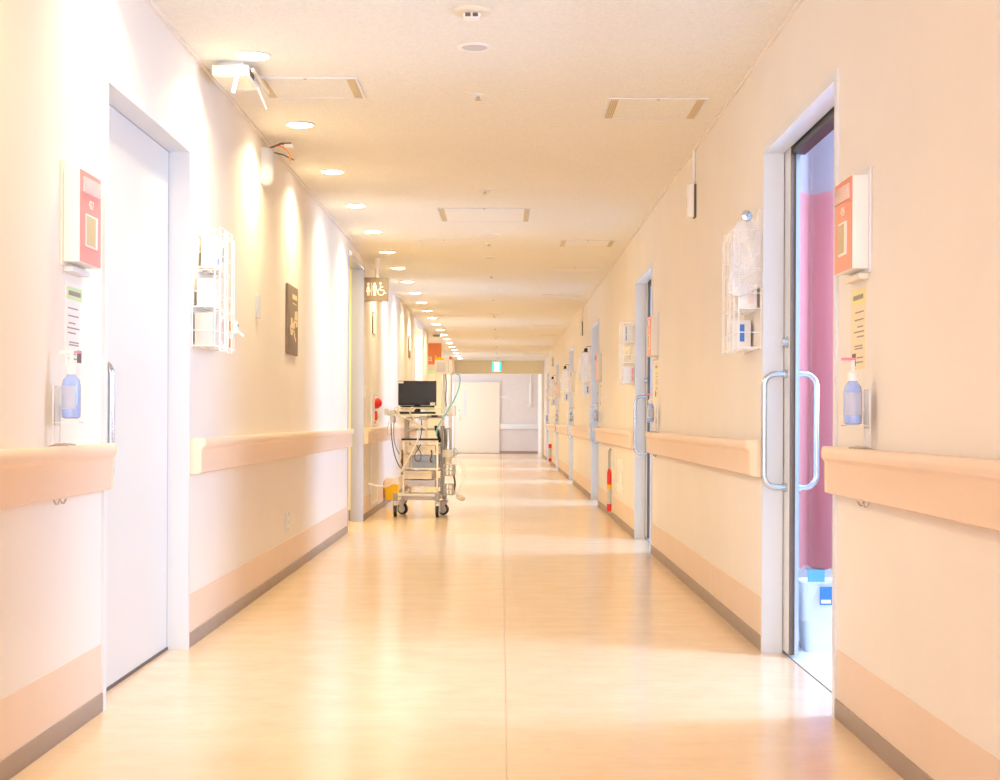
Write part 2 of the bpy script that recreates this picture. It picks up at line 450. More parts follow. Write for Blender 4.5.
# end wall rail, square across the view
t = thing('handrail', (0, 43.6, 0.70), 'pale handrail on the end wall beside the cream door', 'handrail', 'handrails along the corridor')
MB().box(-0.02, 1.03, -0.06, 0, 0, 0.15, 0.012).build('rail_board', M_white, t)
MB().box(-0.06, -0.02, -0.06, 0, 0, 0.15, 0.008).build('end_cap', M_cap, t)

# ---------------------------------------------------------------- ceiling fittings
def downlight(y, label, m):
    t = thing('downlight', (-1.06, y, H), label, 'downlight', 'lit downlights along the left wall')
    return t
proto = None
for i in range(-2, 22):
    y = 6.43 + 1.5 * i
    lab = ('lit recessed downlight just nearer than the picture shows, number %s back' % ORD[-i - 1] if i < 0 else
           'lit recessed ceiling downlight, %s from the near end of the row by the left wall' % ORD[i])
    if proto is None:
        proto = downlight(y, lab, None); t = proto
        r = MB(); n = 32
        r.lathe([(0.078, -0.0005), (0.080, -0.004), (0.074, -0.007), (0.068, -0.006), (0.066, -0.001), (0.066, -0.0005)], n=n)
        r.build('trim_ring', M_plastic, t)
        MB().lathe([(0.0665, -0.0012), (0.064, -0.006), (0.052, -0.010), (0.02, -0.012)], n=32).build('lens', M_lamp, t)
        area('lamp', (0, 0, -0.022), (0, 0, 0), 0.12, 0.12, LAMP_W, WARM, t, 'DISK', math.radians(142))
    else:
        t = copy_tree(proto); t['label'] = lab
    t.location = (-1.06, y, H)

def hatch(x0, x1, y0, y1, label, slot=True, m=None, cat='ceiling hatch', group='ceiling hatches'):
    t = thing('ceiling_hatch', ((x0 + x1) / 2, (y0 + y1) / 2, H), label, cat, group)
    w_, d_ = (x1 - x0) / 2, (y1 - y0) / 2; f = 0.012
    fr = MB()
    fr.box(-w_, w_, -d_, -d_ + f, -0.006, 0).box(-w_, w_, d_ - f, d_, -0.006, 0)
    fr.box(-w_, -w_ + f, -d_ + f, d_ - f, -0.006, 0).box(w_ - f, w_, -d_ + f, d_ - f, -0.006, 0)
    fr.build('frame', m or M_white, t)
    MB().box(-w_ + f, w_ - f, -d_ + f, d_ - f, -0.004, 0).build('panel', M_ceil, t)
    if slot:
        for s_ in (-1, 1):
            v = MB()
            for q in range(4):
                xx = s_ * (w_ - 0.018 - q * 0.010); v.box(xx - .0038, xx + .0038, -d_ + f, d_ - f, -0.0055, -0.002)
            v.build('slot_strip', M_tan, t)
    MB().cyl((0, -d_ + 0.008, -0.009), (0, -d_ + 0.008, -.005), 0.009, n=12).build('latch', M_chrome, t)
    return t
hatch(-1.130, -0.657, 6.84, 7.27, 'square ceiling hatch beside the ceiling access point, left of centre')
hatch(0.50, 0.98, 7.25, 7.73, 'square ceiling hatch nearest the camera on the right')
hatch(-0.48, 0.21, 11.03, 11.76, 'largest square ceiling panel, in the middle of the ceiling', slot=True)
hatch(-0.74, -0.27, 12.96, 13.45, 'small ceiling hatch just past the large middle panel, left of it', slot=False)
for y, l in ((12.96, 'second'), (15.3, 'third'), (18.6, 'fourth'), (24.6, 'fifth'), (27.5, 'sixth'), (31.3, 'seventh'), (35.0, 'eighth')):
    hatch(0.49, 0.97, y, y + 0.48, '%s ceiling hatch from the camera in the row on the right' % l, slot=(y < 14))
hatch(-1.0, -0.55, 22.5, 22.95, 'ceiling hatch by the far end of the left downlights', slot=False)

def disc(name, x, y, r, label, cat, parts, group=None):
    t = thing(name, (x, y, H), label, cat, group)
    for pn, prof, mm in parts: MB().lathe(prof, n=28).build(pn, mm, t)
    return t
# detector with a little two-eyed centre
t = disc('smoke_detector', -0.12, 5.72, .075, 'round cream detector with two dark ports, nearest the camera on the ceiling', 'detector',
         [('base', [(0.074, 0), (0.074, -0.006), (0.066, -0.011), (0.03, -0.012)], M_cream)])
MB().lathe([(0.034, -0.011), (0.032, -0.026), (0.028, -0.032), (0.01, -0.033)], n=24).build('sensor_head', M_plastic, t)
MB().box(-0.024, -0.004, -0.037, -0.029, -0.028, -0.016).build('port', M_ink, t)
MB().box(0.004, 0.024, -0.037, -0.029, -0.028, -0.016).build('port', M_ink, t)
for y, l in ((6.27, 'unlit round downlight just behind the nearest detector'), (14.4, 'unlit round downlight past the large middle ceiling panel')):
    disc('unlit_downlight', -0.12, y, .07, l, 'downlight', [
        ('trim_ring', [(0.072, 0), (0.072, -0.004), (0.062, -0.007), (0.055, -0.004)], M_plastic),
        ('lens', [(0.056, -0.002), (0.048, -0.006), (0.01, -0.007)], M_offlens)], 'unlit downlights on the centre line')
for i, y in enumerate([7.2, 10.2, 13.25, 16.2, 19.3, 22.4, 25.5, 28.4, 31.5, 34.6, 37.6]):
    disc('sprinkler_head', -0.12, y, .03, 'small sprinkler head on the ceiling centre line, %s from the camera' % ORD[i], 'sprinkler', [
        ('rosette', [(0.036, 0), (0.034, -0.005), (0.016, -0.008)], M_plastic),
        ('deflector', [(0.009, -0.007), (0.009, -0.022), (0.018, -0.024), (0.018, -0.027)], M_chrome)], 'sprinklers on the centre line')
for y, r_, l in ((12.6, .11, 'round flat ceiling speaker just past the large middle panel'), (17.8, .10, 'round ceiling speaker in the middle distance'),
                 (21.9, .115, 'round ceiling speaker halfway down the corridor'), (28.0, .1, 'farther round ceiling speaker near the staff station'), (33.0, .1, 'farthest round ceiling speaker before the beam')):
    t = disc('ceiling_speaker', -0.12, y, r_, l, 'speaker', [('rim', [(r_, 0), (r_, -0.004), (r_ * .93, -0.008), (r_ * .9, -0.005)], M_plastic),
         ('grille', [(r_ * .905, -0.002), (r_ * .85, -0.006), (0.01, -0.007)], M_ceil)], 'round ceiling speakers')

# access point with two drooping antennas
t = thing('wireless_access_point', (-1.172, 6.66, H), 'white ceiling box with two drooping rod antennas by the left wall', 'access point')
MB().box(-0.058, 0.052, -0.11, 0.12, -0.022, 0).build('mounting_plate', M_lgrey, t)
MB().box(-0.078, 0.078, -0.15, 0.16, -0.066, -0.022, 0.005).build('housing', M_plastic, t)
v = MB()
for q in range(6): v.box(0.0778, 0.080, -0.12 + q * .022, -0.108 + q * .022, -0.058, -0.030)
v.build('vent', M_ink, t)
MB().box(-0.065, 0.065, -0.12, 0.10, -0.068, -0.066).build('bottom_panel', M_cream, t)
MB().tube([(0.045, -0.17, -0.035), (0.020, -0.19, -0.15)], 0.0085, 10).cyl((0.045, -0.152, -0.035), (0.045, -0.178, -0.035), .009).build('antenna', M_wire, t)
MB().tube([(0.075, 0.12, -0.06), (0.11, 0.16, -0.15)], 0.005, 10).build('antenna', M_wire, t)
MB().box(0.084, 0.094, -0.10, 0.36, -0.040, -0.024).build('cable_cover', M_cream, t)

# rounded wall unit with loose wires
t = thing('wall_speaker', (XL, 8.30, 2.23), 'cream rounded wall speaker with loose orange wires high on the left wall', 'speaker')
MB().lathe([(0.01, 0), (0.04, .004), (0.062, .03), (0.068, .09), (0.068, .17), (0.058, .205), (0.01, .21)], n=24, sx=.95, sy=1.0).build('housing', M_lgrey, t)
MB().box(0, .012, -0.06, .06, .01, .20, .003).build('back_plate', M_lgrey, t)
MB().tube([(.0, 0, .195), (.05, 0, .215), (.10, 0, .235), (.15, .02, .24)], 0.006).tube([(.02, .02, .2), (.10, .1, .19), (.15, .14, .17)], .004).build('bracket', M_ink, t)
MB().tube([(.02, .02, .20), (.05, .02, .225), (.10, .05, .23), (.14, .06, .19), (.14, .07, .15)], 0.004, smooth=2).build('wire', M_orange, t)
MB().box(.115, .165, 0, .04, .215, .235, .004).build('connector', M_plastic, t)

# conduits with boxes dropping from the ceiling on the right wall
for y, l in ((8.60, 'white wall box with a thin conduit to the ceiling, nearest on the right wall'), (20.6, 'white wall box with a thin conduit, past the third doorway on the right'),
             (32.5, 'white wall box with a thin conduit, farthest on the right wall')):
    t = thing('wall_box', (XR, y, 2.11), l, 'wall box', 'boxes under ceiling conduits')
    MB().box(-0.048, -0.014, -0.035, 0.035, 0, .185, .004).build('housing', M_wire, t)
    MB().box(-0.014, 0, -0.033, 0.033, -.002, .187, .002).build('back_plate', M_rubber, t)
    MB().cyl((-0.012, 0, .185), (-0.012, 0, .39), .009, n=10).lathe([(.02, .185), (.016, .20), (.01, .215)], c=(-.018, 0, 0), n=12, sy=1).build('conduit', M_plastic, t)
    MB().box(-0.05, -0.044, .018, .028, .06, .12).build('indicator', M_lgrey, t)

# ---------------------------------------------------------------- door-side sets: name plate, notice, sanitiser
def nameplate(side, y0, label, txt, mface, group='room name plates'):
    x = XL if side < 0 else XR; s = -side
    t = thing('name_plate', (x, y0 - .015, 1.427 if side < 0 else 1.415), label, 'name plate', group)
    MB().box(0, s * 0.008, -0.015, 0.245, -0.012, 0.300, .002).build('back_plate', M_white if side > 0 else M_cream, t)
    MB().box(s * 0.006, s * 0.055, 0, 0.232, 0, 0.278, .003).build('housing', M_plastic, t)
    MB().box(s * 0.0545, s * 0.0575, 0.002, 0.230, 0.002, 0.276).build('face_card', mface, t)
    MB().box(s * 0.0565, s * 0.0635, 0.025, 0.212, 0.212, 0.258, .002).build('name_slot', M_clear, t)
    MB().box(s * 0.057, s * 0.0595, 0.055 if side < 0 else .06, 0.185 if side < 0 else .17, 0.052 if side < 0 else .05, 0.150).build('window_frame', M_plastic, t)
    MB().box(s * 0.0590, s * 0.0605, 0.060 if side < 0 else .09, 0.160 if side < 0 else .165, 0.057, 0.145).build('window', M_tan, t)
    # number, reading along the wall
    if side < 0: R = Matrix(((0, 0, 1, 0), (1, 0, 0, 0), (0, 1, 0, 0), (0, 0, 0, 1)))
    else: R = Matrix(((0, 0, -1, 0), (-1, 0, 0, 0), (0, 1, 0, 0), (0, 0, 0, 1)))
    text('room_number', txt, 0.036, M_plastic, t, Matrix.Translation((s * 0.058, .118, .181)) @ R)
    # clip below
    MB().box(0, s * 0.03, 0.02, 0.21, -0.028, -0.012, .002).build('clip_strip', M_cream if side > 0 else M_white, t)
    return t

def notice(side, y0, label, mp, mh, y1=None, z0=1.12, z1=1.372):
    x = XL if side < 0 else XR; s = -side
    wd = (y1 or y0 + .19) - y0; h = z1 - z0
    t = thing('notice', (x, y0, z0), label, 'notice', 'notices by the doors')
    MB().box(0, s * 0.0012, 0, wd, 0, h).build('sheet', mp, t)
    MB().box(s * .0012, s * 0.0018, .01, wd - .01, h - .05, h - .012).build('heading_band', mh, t)
    ln = MB()
    rnd = random.Random(3)
    ln.box(s * .0018, s * .0022, .03, wd - .03, h - .038, h - .024)
    for q, zz in enumerate([.075, .098, .120, .135, .150, .178, .186, .214, .228]):
        yy = .02 + rnd.random() * .02
        ln.box(s * .0012, s * .0020, yy, yy + wd * (.35 + .4 * rnd.random()), h - zz - .004, h - zz)
    ln.build('print', M_print, t)
    if wd > .15:
        MB().box(s * .0012, s * .0024, wd * .66, wd * .9, .012, .05).build('picture', M_rubber, t)
    return t

def sanitizer(side, yc, label, pump_tip=True):
    x = XL if side < 0 else XR; s = -side
    t = thing('sanitizer_bottle', (x + s * 0.062, yc, 0.960 if side < 0 else 0.952), label, 'sanitizer bottle', 'hand sanitizer bottles by the doors')
    b = [(0.022, 0), (0.030, .004), (0.031, .02), (0.031, .095), (0.027, .112), (0.016, .124), (0.013, .130)]
    MB().lathe(b, n=24, sx=.85, sy=1.05).build('bottle', M_gel, t)
    MB().sheet(lambda u, v: (.0318 * .87 * math.cos(PI * (1.15 + .6 * u)), .0318 * 1.06 * math.sin(PI * (1.15 + .6 * u)), .028 + .066 * v), 12, 2, .0006).build('label', mat('bluish_label', (.88, .91, 1.0), .4), t)
    MB().lathe([(0.015, .128), (0.016, .150), (0.010, .156), (0.0065, .160), (0.006, .190)], n=16).box(-.006, .006, -.004, .004, .186, .192).build('pump', M_plastic, t)
    MB().box(-0.034, 0.008, -.006, .006, .188, .196, .002).build('nozzle', M_bright if side > 0 else M_plastic, t)
    if side < 0: MB().box(-0.005, 0.02, -.004, .03, .190, .196, .002).build('nozzle_tag', M_bright, t)
    h = thing('bottle_holder', (x, yc, 0.88), 'clear wall holder under the ' + label.split(',')[0], 'bottle holder', 'sanitizer holders on the handrails')
    MB().box(s * .018, s * .022, -.036, .036, .06, .175, .001).box(s * .020, s * .090, -.030, .030, .067, .0705, .001).build('cradle', M_clear, h)
    MB().box(s * .018, s * .022, -.034, -.027, .003, .12).build('strap', M_lgrey, h)
    MB().box(s * .018, s * .022, .027, .034, .003, .12).build('strap', M_lgrey, h)
    MB().tube([(s * .0, -.036, -.005), (s * .03, -.036, .006), (s * .065, -.036, .003)], .003).build('rail_hook', M_chrome, h)
    MB().tube([(s * .0, .036, -.005), (s * .03, .036, .006), (s * .065, .036, .003)], .003).build('rail_hook', M_chrome, h)
    MB().tube([(s * .02, -.03, -.155), (s * .03, -.03, -.172), (s * .04, -.03, -.155)], .003, smooth=1).build('lower_hook', M_chrome, h)
    MB().tube([(s * .02, .03, -.155), (s * .03, .03, -.172), (s * .04, .03, -.155)], .003, smooth=1).build('lower_hook', M_chrome, h)

sets = ['nearest', 'second', 'third', 'fourth', 'fifth', 'sixth']
for k, (a, b) in enumerate(RD):
    wd = sets[k]
    nameplate(1, a - .44, 'coral-faced room name plate beside the %s door on the right wall' % wd, ['425', '423', '422', '421', '420', '418'][k], M_coral)
    notice(1, a - .40, 'cream paper notice under the name plate by the %s right-hand door' % wd, M_yellowpaper, M_lime)
    sanitizer(1, a - .50, 'blue pump sanitizer bottle by the %s right-hand door, above the handrail' % wd)
nameplate(-1, 4.53, 'pink-faced room name plate beside the closed door on the left wall', '427', M_pink)
notice(-1, 4.56, 'white notice with green heading under the pink name plate on the left', M_paper, M_green)
sanitizer(-1, 4.41, 'blue pump sanitizer bottle by the closed left-hand door, above the handrail')

# ---------------------------------------------------------------- wire racks and what is in them
def rack(side, y0, label, p=0.10, L=0.46):
    x = XL if side < 0 else XR; s = -side
    t = thing('wire_rack', (x, y0, 1.262), label, 'wire rack', 'white wire racks beside the doors')
    r = .0032; w1 = MB(); P = lambda pp, y, z: (s * pp, y, z)
    tiers = [0.008, .172, .338]
    for z in tiers:
        w1.tube([P(.006, 0, z), P(p, 0, z), P(p, L, z), P(.006, L, z), P(.006, 0, z)], r, 6)
        for q in range(1, 4): w1.tube([P(.006, L * q / 4, z), P(p, L * q / 4, z)], r * .8, 6)
        w1.tube([P(.05, 0, z), P(.05, L, z)], r * .8, 6)
    w1.build('shelf_grid', M_wire, t)
    w2 = MB()
    for z in (0.072, 0.236, .402, .50): w2.tube([P(.006, 0, z), P(p, 0, z), P(p, L, z), P(.006, L, z)], r * (1 if z == .5 else .75), 6)
    for y in (0, L): w2.tube([P(p, y, 0), P(p, y, .50)], r, 6).tube([P(.006, y, 0), P(.006, y, .50)], r, 6)
    w2.tube([P(.006, 0, .5), P(.006, L, .5)], r, 6)
    w2.build('outer_frame', M_wire, t)
    for y in (.10, .27):
        MB().tube([P(p + .004, y, -.008), P(p + .004, y, .52), P(p + .004, y + .11, .52), P(p + .004, y + .11, -.008), P(p + .004, y, -.008)], r * 1.1, 6).build('front_loop', M_wire, t)
    return t
def carton(side, y0, dy, dz, z, dp, label, accents, tilt=0, m=None, p0=.012):
    x = XL if side < 0 else XR; s = -side
    t = thing('glove_box', (x + s * p0, y0, z + max(0, dy * math.sin(-tilt))), label, 'box', 'supply boxes in the wire racks')
    t.rotation_euler = (tilt, 0, 0)
    MB().box(0, s * dp, 0, dy, 0, dz, .002).build('carton', m or M_plastic, t)
    for i, (pn, mm, u0, u1, v0, v1) in enumerate(accents):
        near = i == 0 and side > 0
        MB().box(s * (dp - .0005), s * (dp + .0012), dy * u0, dy * u1, dz * v0, dz * v1).build(pn, mm, t)
        if near: MB().box(s * dp * u0, s * dp * u1, -.0010, .0005, dz * v0, dz * v1).build(pn, mm, t)
    return t
T0, T1, T2 = 1.262 + .0125, 1.262 + .1765, 1.262 + .3425
rack(-1, 6.40, 'white wire rack of boxes on the left wall beside the closed door')
A = [('print_block', M_blue, .15, .35, .1, .3), ('text_lines', M_lgrey, .45, .7, .2, .8)]
carton(-1, 6.545, .075, .135, T2, .07, 'grey and white glove box leaning in the top of the left rack, nearest', A, tilt=-.14)
carton(-1, 6.635, .085, .130, T2, .07, 'white box with dark print, middle of the top tier, left rack', [('text_lines', M_grey, .3, .6, .3, .8)], tilt=-.14)
carton(-1, 6.76, .06, .12, T2, .06, 'pinkish box at the far side of the top tier, left rack', [('print_block', M_lgrey, .2, .8, .5, .8)], tilt=-.05, m=mat('pale_pink_card', (.80, .68, .68), .5))
carton(-1, 6.46, .14, .12, T1, .075, 'white box with thin blue lettering in the middle tier of the left rack', [('text_lines', M_violet, .08, .2, .1, .85)])
def pouch(side, y, z, h, wd, label, p0=.03, m=M_film):
    x = XL if side < 0 else XR; s = -side
    t = thing('plastic_pouch', (x + s * p0, y, z), label, 'pouch', 'plastic pouches in the wire racks')
    rnd = random.Random(int(y * 100))
    ph = rnd.random() * 6
    def f(u, v, sg):
        bul = (math.sin(PI * u) * math.sin(PI * min(1, v * 1.05))) ** .6 if 0 < u < 1 and 0 < v < .95 else 0
        return (s * (.022 + sg * .022 * bul + .003 * math.sin(9 * u + ph) * math.sin(7 * v)), wd * (u - .5) * (1 - .12 * v) + .012 * math.sin(5 * v + ph) * v, h * v)
    MB().sheet(lambda u, v: f(u, v, 1), 14, 14, .0008).sheet(lambda u, v: f(u, v, -1), 14, 14, .0008).build('pouch', m, t)
    MB().box(s * .018, s * .028, -wd * .36, wd * .36, h * .955, h * 1.0, .001).build('seal', M_plastic, t)
    return t
pouch(-1, 6.69, T1, .12, .15, 'crinkled clear pouch beside the white box in the left rack')
carton(-1, 6.42, .085, .135, T0, .075, 'peach box at the near end of the bottom tier, left rack', [('print_block', M_rail, .1, .9, .1, .9)], m=M_beige)
carton(-1, 6.60, .115, .135, T0, .08, 'white box with orange lettering in the bottom of the left rack', [('orange_lettering', M_orange, .38, .62, .1, .9), ('side_print', M_coral, .05, .15, .2, .8)])
carton(-1, 6.78, .06, .13, T0, .08, 'orange and white box at the far end of the left rack', [('orange_lettering', M_orange, .1, .75, .05, .35), ('orange_panel', M_orange, .1, .75, .62, .95)])
t = thing('clip', (XL + .115, 6.83, 1.345), 'small white clip hooked on the front of the left rack', 'clip')
MB().box(-.012, .008, -.015, .015, 0, .055, .003).tube([(0.006, .0, .01), (.03, .02, -.01)], .006, 6).build('clip_body', M_plastic, t)
MB().cyl((.006, 0, .035), (.011, 0, .035), .006, n=10).build('clip_pin', M_ink, t)

def hanging_bag(k, y, label, ztop=1.80, h=.30, wd=.15, clipm=M_chrome, p=.0):
    # hangs at the near end of a rack, its face towards the near end of the corridor
    t = thing('plastic_bag', (XR - .075, y, ztop), label, 'plastic bag', 'plastic bags hanging on the right wall')
    ph = k * 1.7
    def f(u, v, sg):
        vv = 1 - v
        ww = wd * (.45 + .55 * min(1, vv * 2.2) ** .6)
        bul = math.sin(PI * u) * math.sin(PI * min(1, .1 + vv * .85))
        return ((u - .5) * ww + .012 * math.sin(3 * v + ph), -.010 - sg * (.003 + .018 * bul) - .005 * math.sin(8 * u + 5 * v + ph), -h * vv * (1 + .06 * math.sin(5 * u + ph)))
    MB().sheet(lambda u, v: f(u, v, 1), 18, 18, .0008).sheet(lambda u, v: f(u, v, -.3), 18, 18, .0008).build('bag_film', M_film, t)
    MB().sheet(lambda u, v: (.02 + .035 * u + .025 * v, -.034 - .006 * math.sin(7 * v), -.16 + .20 * v + .015 * u), 6, 12, .0008).build('bag_flap', M_film, t)
    if k == 0:
        MB().lathe([(.022, 0), (.024, .006), (.020, .014), (.006, .017)], n=20).xf(Matrix.Rotation(PI / 2, 4, 'X')).xf(Matrix.Translation((0, -.03, .015))).build('magnet_clip', clipm, t)
        MB().cyl((0, -.047, .015), (0, -.050, .015), .007, n=12).build('clip_centre', M_grey, t)
    else:
        MB().box(-.022, .022, -.035, -.01, -.01, .035, .003).tube([(0, -.02, .035), (.02, -.02, .06), (.07, -.02, .06)], .004, 6).build('clip', M_black, t)
    return t
rk = ['nearest', 'second', 'third', 'fourth', 'fifth']
for k in range(5):
    y0 = RD[k][1] + .07
    rack(1, y0, 'white wire rack on the right wall just past the %s doorway' % rk[k])
    if k == 0:
        carton(1, y0 + .22, .12, .125, T0, .08, 'white box with blue lettering in the bottom of the nearest right rack', [('blue_lettering', M_blue, .35, .6, .25, .85), ('small_print', M_grey, .7, .85, .3, .6)])
        carton(1, y0 + .36, .05, .12, T0, .07, 'pale card box at the far bottom corner of the nearest right rack', [('print_block', M_coral, .2, .7, .6, .85)], m=M_beige)
        carton(1, y0 + .06, .15, .10, T1, .075, 'pale box behind the hanging bag in the nearest right rack', [('print_block', mat('pale_pink_card', (.8, .68, .68), .5), .2, .5, .2, .8)])
        hanging_bag(0, y0 - .012, 'shiny clear plastic bag hung by a round magnet on the nearest right rack')
    elif k == 1:
        carton(1, y0 + .04, .10, .14, T2, .08, 'white box with dark edge in the top of the second right rack', [('print_block', M_grey, .7, .85, .1, .9)])
        pouch(1, y0 + .30, T2, .08, .10, 'small crumpled bag in the top tier of the second right rack')
        pouch(1, y0 + .13, T1, .12, .18, 'silver pouch in the middle tier of the second right rack', m=M_film)
        carton(1, y0 + .03, .12, .13, T0, .08, 'white box with pink frame, bottom tier of the second right rack', [('pink_frame', M_bright, .1, .2, .1, .9), ('pink_edge', M_bright, .8, .9, .1, .9)])
        carton(1, y0 + .18, .14, .13, T0, .08, 'white box with grey edge, bottom tier of the second right rack', [('print_block', M_grey, .1, .2, .1, .9)])
    else:
        hanging_bag(k, y0 - .012, 'clear plastic bag hung by a black clip past the %s doorway' % rk[k], h=.36, wd=.17)
        carton(1, y0 + .12, .10, .13, T0, .08, 'white box tilted in the bottom of the %s right rack' % rk[k], [('print_block', M_blue, .3, .5, .2, .8)], tilt=.18 if k == 2 else .0)

# ---------------------------------------------------------------- left wall signs and plates
t = thing('wall_plate', (XL, 8.08, 1.50), 'thin grey plate with a steel edge on the left wall, before the floor-plan sign', 'wall plate')
MB().box(0, .016, 0, .07, 0, .12, .002).build('plate', M_lgrey, t); MB().box(.010, .018, -.002, .004, .0, .12).build('edge', M_steel, t)
t = thing('map_sign', (XL, 9.19, 1.36), 'brown tactile floor-plan sign on the left wall', 'sign')
MB().box(0, .014, 0, .46, 0, .425, .002).build('board', M_brown, t)
RL = Matrix(((0, 0, 1, 0), (1, 0, 0, 0), (0, 1, 0, 0), (0, 0, 0, 1)))
mp = MB()
for u0, u1, v0, v1 in ((.12, .22, .12, .165), (.14, .20, .165, .225), (.20, .26, .14, .20), (.26, .31, .165, .215), (.29, .37, .20, .235), (.31, .36, .235, .275), (.36, .43, .18, .25), (.38, .43, .25, .28), (.10, .15, .14, .18), (.30, .32, .10, .135), (.33, .36, .085, .11), (.28, .30, .11, .15)):
    mp.box(.014, .0155, u0, u1, v0, v1)
mp.build('floor_plan', M_signtext, t)
MB().box(.0155, .016, .14, .25, .155, .163).box(.0155, .016, .30, .40, .215, .222).build('red_route', M_red, t)
MB().box(.014, .0155, .20, .40, .345, .375).box(.014, .0155, .22, .38, .315, .322).build('title_block', M_signtext, t)
t = thing('wall_outlet', (XL, 9.24, .275), 'grey double wall socket low on the left wall', 'socket')
MB().box(0, .008, 0, .12, 0, .115, .002).build('cover_plate', M_lgrey, t)
for q in (.03, .075): MB().box(.0078, .009, .035, .085, q - .012, q + .018, .0003).build('socket', M_plastic, t)

# washroom sign projecting from the wall
t = thing('washroom_sign', (XL, 14.37, 2.076), 'brown washroom sign with white pictograms projecting by the steel doorway', 'sign')
MB().box(0, .232, -.02, .02, 0, .225, .003).build('board', M_brown, t)
MB().cyl((.13, 0, .225), (.13, 0, .41), .02, n=12).lathe([(.035, .40), (.035, .41)], c=(.13, 0, 0), n=16).build('ceiling_bracket', M_plastic, t)
def person(mb, cx, skirt, y=-.0212):
    mb.cyl((cx, y, .165), (cx, y - .001, .165), .0125, n=16)
    if skirt: mb.prism([(cx - .008, .150), (cx + .008, .150), (cx + .022, .088), (cx - .022, .088)], 'y', y, y - .001); mb.box(cx - .010, cx - .002, y - .001, y, .055, .09).box(cx + .002, cx + .010, y - .001, y, .055, .09)
    else: mb.box(cx - .018, cx + .018, y - .001, y, .098, .150).box(cx - .012, cx - .002, y - .001, y, .055, .10).box(cx + .002, cx + .012, y - .001, y, .055, .10)
M_pic = mat('sign_white', (.88, .90, .86), .5); M_picred = mat('sign_pink', (.90, .66, .58), .5)
q = MB(); person(q, .045, True); q.build('woman_symbol', M_picred, t)
q = MB(); person(q, .105, False); q.build('man_symbol', M_pic, t)
MB().box(.073, .077, -.0222, -.0212, .055, .178).build('divider', M_picred, t)
q = MB().cyl((.160, -.0212, .170), (.160, -.0222, .170), .012, n=14).box(.155, .164, -.0222, -.0212, .105, .155).box(.160, .185, -.0222, -.0212, .132, .140).box(.158, .192, -.0222, -.0212, .100, .110)
q.tube([(.192, -.0215, .105), (.200, -.0215, .075), (.216, -.0215, .082)], .0045, 6)
q.tube([(.165 + .030 * math.cos(a_), -.0215, .090 + .032 * math.sin(a_)) for a_ in [2.0 + i * .28 for i in range(17)]], .0045, 6)
q.build('wheelchair_symbol', M_pic, t)

# fire hydrant cabinet with red lamp
t = thing('hydrant_cabinet', (XL, 15.2, .10), 'cream wall-mounted hydrant cabinet with red lamp, below the washroom sign', 'hydrant cabinet')
MB().box(0, .010, 0, .03, 0, .62).box(0, .010, .77, .80, 0, .62).box(0, .010, .03, .77, 0, .03).build('frame', M_plastic, t)
MB().box(0, .010, 0, .03, .79, 1.14).box(0, .010, .77, .80, .79, 1.14).box(0, .010, .03, .77, 1.11, 1.14).build('frame', M_plastic, t)
MB().box(0, .006, .03, .77, .03, .62).build('lower_door', M_beige, t)
MB().box(0, .006, .03, .77, .80, 1.11).build('upper_panel', M_plastic, t)
MB().lathe([(.06, 0), (.055, .03), (.035, .06), (.01, .07)], n=20).xf(Matrix.Translation((.006, .45, 1.03)) @ Matrix.Rotation(PI / 2, 4, 'Y')).build('lamp', M_red, t)
MB().lathe([(.05, 0), (.05, .02), (.03, .025)], n=20).xf(Matrix.Translation((.006, .45, .90)) @ Matrix.Rotation(PI / 2, 4, 'Y')).build('alarm_button', M_red, t)
MB().box(.006, .0075, .33, .56, .82, .84).build('label_strip', M_red, t)
t = thing('wall_switch', (XL, 14.50, 1.17), 'small white switch plate beside the steel-framed doorway', 'switch')
MB().box(0, .008, 0, .07, 0, .12, .002).build('plate', M_plastic, t); MB().box(.008, .012, .02, .05, .03, .09, .001).build('rocker', M_lgrey, t)
t = thing('room_sign', (XL, 21.2, 1.83), 'small brown-edged room sign on the far part of the left wall', 'sign')
MB().box(0, .012, 0, .40, 0, .30, .002).build('board', M_brown, t); MB().box(.012, .014, .02, .38, .10, .28).build('panel', M_beige, t)
t = thing('room_sign', (XL, 15.3, 1.83), 'pale room sign with brown edge above the hydrant cabinet', 'sign')
MB().box(0, .010, 0, .34, 0, .22, .002).build('board', M_brown, t); MB().box(.010, .012, .03, .34, 0.0, .205).build('panel', M_beige, t)

# low things on the right wall
t = thing('notice', (XR, 13.65, .30), 'white glossy notice low on the right wall under the handrail', 'notice', 'notices by the doors')
MB().box(-.002, 0, 0, .85, 0, .30).build('sheet', mat('glossy_paper', (.95, .95, .93), .2), t)
MB().box(-.0028, -.002, .03, .11, .03, .26).box(-.0028, -.002, .76, .82, .03, .26).build('printed_column', M_lgrey, t)
MB().box(-.0028, -.002, .28, .36, .10, .18).build('green_mark', mat('mint_print', (.45, .80, .66), .6), t)
t = thing('extinguisher_holder', (XR, 14.95, .055), 'slim white fire-equipment holder with red bands low on the right wall', 'fire equipment')
MB().box(-.012, 0, -.06, .06, 0, .64, .003).build('back_plate', M_plastic, t)
MB().lathe([(.020, .01), (.022, .02), (.022, .08), (.019, .085)], c=(-.034, 0, 0), n=16).build('lower_red_band', M_red, t)
MB().lathe([(.020, .085), (.020, .245)], c=(-.034, 0, 0), n=16).build('cylinder', M_lgrey, t)
MB().lathe([(.022, .235), (.022, .275)], c=(-.034, 0, 0), n=16).build('yellow_label', M_yellow, t)
MB().lathe([(.021, .29), (.022, .30), (.022, .39), (.012, .43)], c=(-.034, 0, 0), n=16).lathe([(.021, .275), (.021, .292)], c=(-.034, 0, 0), n=16).build('upper_red_band', M_red, t)
MB().tube([(-.034, 0, .42), (-.034, 0, .60), (-.02, 0, .63)], .012, 8).build('handle', M_grey, t)
